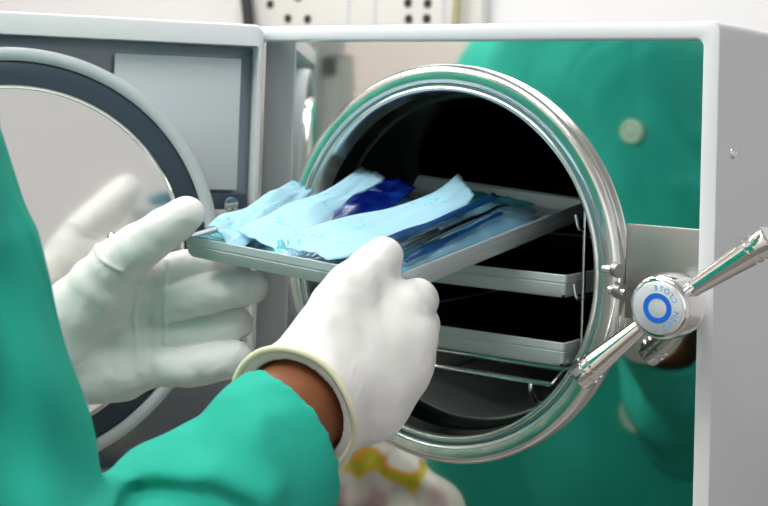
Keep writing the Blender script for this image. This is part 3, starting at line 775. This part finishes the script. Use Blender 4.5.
for s in (-1, 1):
    c = HC+Vector((.030*s, .0765, .008))
    e = ploc(lathe('eye', [(0, -.0115)]+[(.0115*math.sin(a), -.0115*math.cos(a)) for a in np.linspace(.2, 2.9, 10)]+[(0, .0115)], m_eye, None, c, (0, 1, 0), 24))
    i = lathe('iris', [(0, .0122), (.003, .0121), (.0052, .0108), (.0052, .009), (0, .009)], m_iris, None, c, (0, 1, 0), 20)
    i.parent = e; i.matrix_parent_inverse = Matrix.Identity(4)
mp_ = [HC+Vector((x, .091-abs(x)*.45, -.052+abs(x)*.06)) for x in (-.022, -.012, 0, .012, .022)]
ploc(tube('mouth', spline(mp_, 4), [.0012]+[.0042]*(len(spline(mp_, 4))-2)+[.0012], m_lip, None, 10))

# ------------------------------------------------------------------ things around
# patterned bag on the table, seen mirrored in the lower front panel
def bag():
    m = mat('printed_plastic', rgb(238, 232, 222), .45)
    nt = m.node_tree; b = nt.nodes['Principled BSDF']; tc = nt.nodes.new('ShaderNodeTexCoord')
    n = nt.nodes.new('ShaderNodeTexNoise'); n.inputs['Scale'].default_value = 13; n.inputs['Detail'].default_value = 1.5
    r = nt.nodes.new('ShaderNodeValToRGB'); e = r.color_ramp.elements
    e[0].position = .40; e[0].color = rgb(200, 160, 165); e[1].position = .46; e[1].color = rgb(238, 232, 222)
    for p_, c_ in ((.52, rgb(238, 232, 222)), (.55, rgb(235, 205, 20)), (.60, rgb(190, 190, 10)), (.63, rgb(245, 165, 20)), (.66, rgb(240, 235, 225))):
        q = e.new(p_); q.color = c_
    nt.links.new(tc.outputs['Object'], n.inputs['Vector']); nt.links.new(n.outputs['Fac'], r.inputs[0]); nt.links.new(r.outputs[0], b.inputs['Base Color'])
    c = Vector((-.130, -.150, ZT))
    def fn(P):
        q = P-npv(c)
        d = sd_cap(P, c+Vector((-.050, -.012, .030)), c+Vector((.040, .012, .030)), .030, .030)
        d = smin(d, sd_cap(P, c+Vector((-.035, -.01, .060)), c+Vector((.012, .002, .066)), .016, .013), .03)
        d = d+.0022*np.sin(q[..., 0]*150+q[..., 2]*70)+.0016*np.sin(q[..., 2]*190-q[..., 1]*60)
        return np.maximum(d, -(P[..., 2]-ZT-.0005))
    o = nets('printed_bag', fn, c-Vector((.11, .07, .01)), c+Vector((.11, .07, .11)), .0025, m)
    tag(o, 'crumpled white and yellow printed bag mirrored under the chamber ring', 'bag')
bag()
# equipment panel on the wall far behind
m_pan = mat('panel_plastic', rgb(226, 227, 224), .5); m_dot = mat('dark_socket', rgb(40, 40, 44), .6)
def wall_panel():
    t = empty('socket_panel', (-1.0, YB, .28), 'white wall panel with dark round sockets behind the sterilizer', 'wall panel')
    box('panel_board', (-.33, -.030, -.14), (.27, 0, .30), m_pan, t, .004)
    for x in (-.037, .027, .184): box('panel_seam', (x, -.0325, -.135), (x+.006, -.030, .295), m_palegrey, t)
    for (x, z) in ((-.235, .037), (-.162, .050), (-.187, .007), (-.136, .005), (.106, .033), (.151, .031), (.109, .002), (.150, .002), (.129, .054)):
        lathe('socket', [(0, -.004), (.007, -.004), (.009, -.002), (.009, 0), (0, 0)], m_dot, t, (x, -.030, z), (0, 1, 0), 16)
    cb = tube('hanging_cable', spline([(-1.32, YB-.05, .72), (-1.30, YB-.05, .42), (-1.27, YB-.05, .20), (-1.30, YB-.06, -.10), (-1.42, YB-.05, -.45)], 6), .012, m_dot)
    tag(cb, 'dark cable hanging at the left edge of the white wall panel', 'cable')
    tu = tube('hanging_tube', spline([(-.775, YB-.05, .75), (-.77, YB-.05, .40), (-.775, YB-.06, .10), (-.79, YB-.05, -.30)], 6), .008, mat('olive_tube', rgb(170, 165, 130), .5))
    tag(tu, 'thin olive tube hanging right of the wall panel sockets', 'tube')
wall_panel()
# tapered grey equipment stand mirrored in the upper left of the front panel
t = empty('equipment_stand', (-1.40, -1.60, ZF), 'tapered grey equipment stand mirrored at the upper left of the steel front', 'stand')
m_lock = mat('grey_stand_paint', rgb(150, 156, 152), .5)
def prism(name, pts, y0, y1, m, parent):
    n = len(pts); v = [(x, y, z) for y in (y0, y1) for x, z in pts]
    f = [tuple(range(n)), tuple(range(n, 2*n))]+[(k, (k+1) % n, n+(k+1) % n, n+k) for k in range(n)]
    return pydata(name, v, f, m, parent, smooth=False)
prism('stand_column', [(-.37, .0), (.11, .0), (.11, 1.62), (.05, 1.62)], 0, .10, m_lock, t)
prism('side_wedge', [(.112, .0), (.22, .0), (.155, 1.40), (.112, 1.40)], .02, .08, m_lock, t)
box('wedge_grip', (.115, .015, 1.36), (.152, .085, 1.405), m_dot, t, .003)
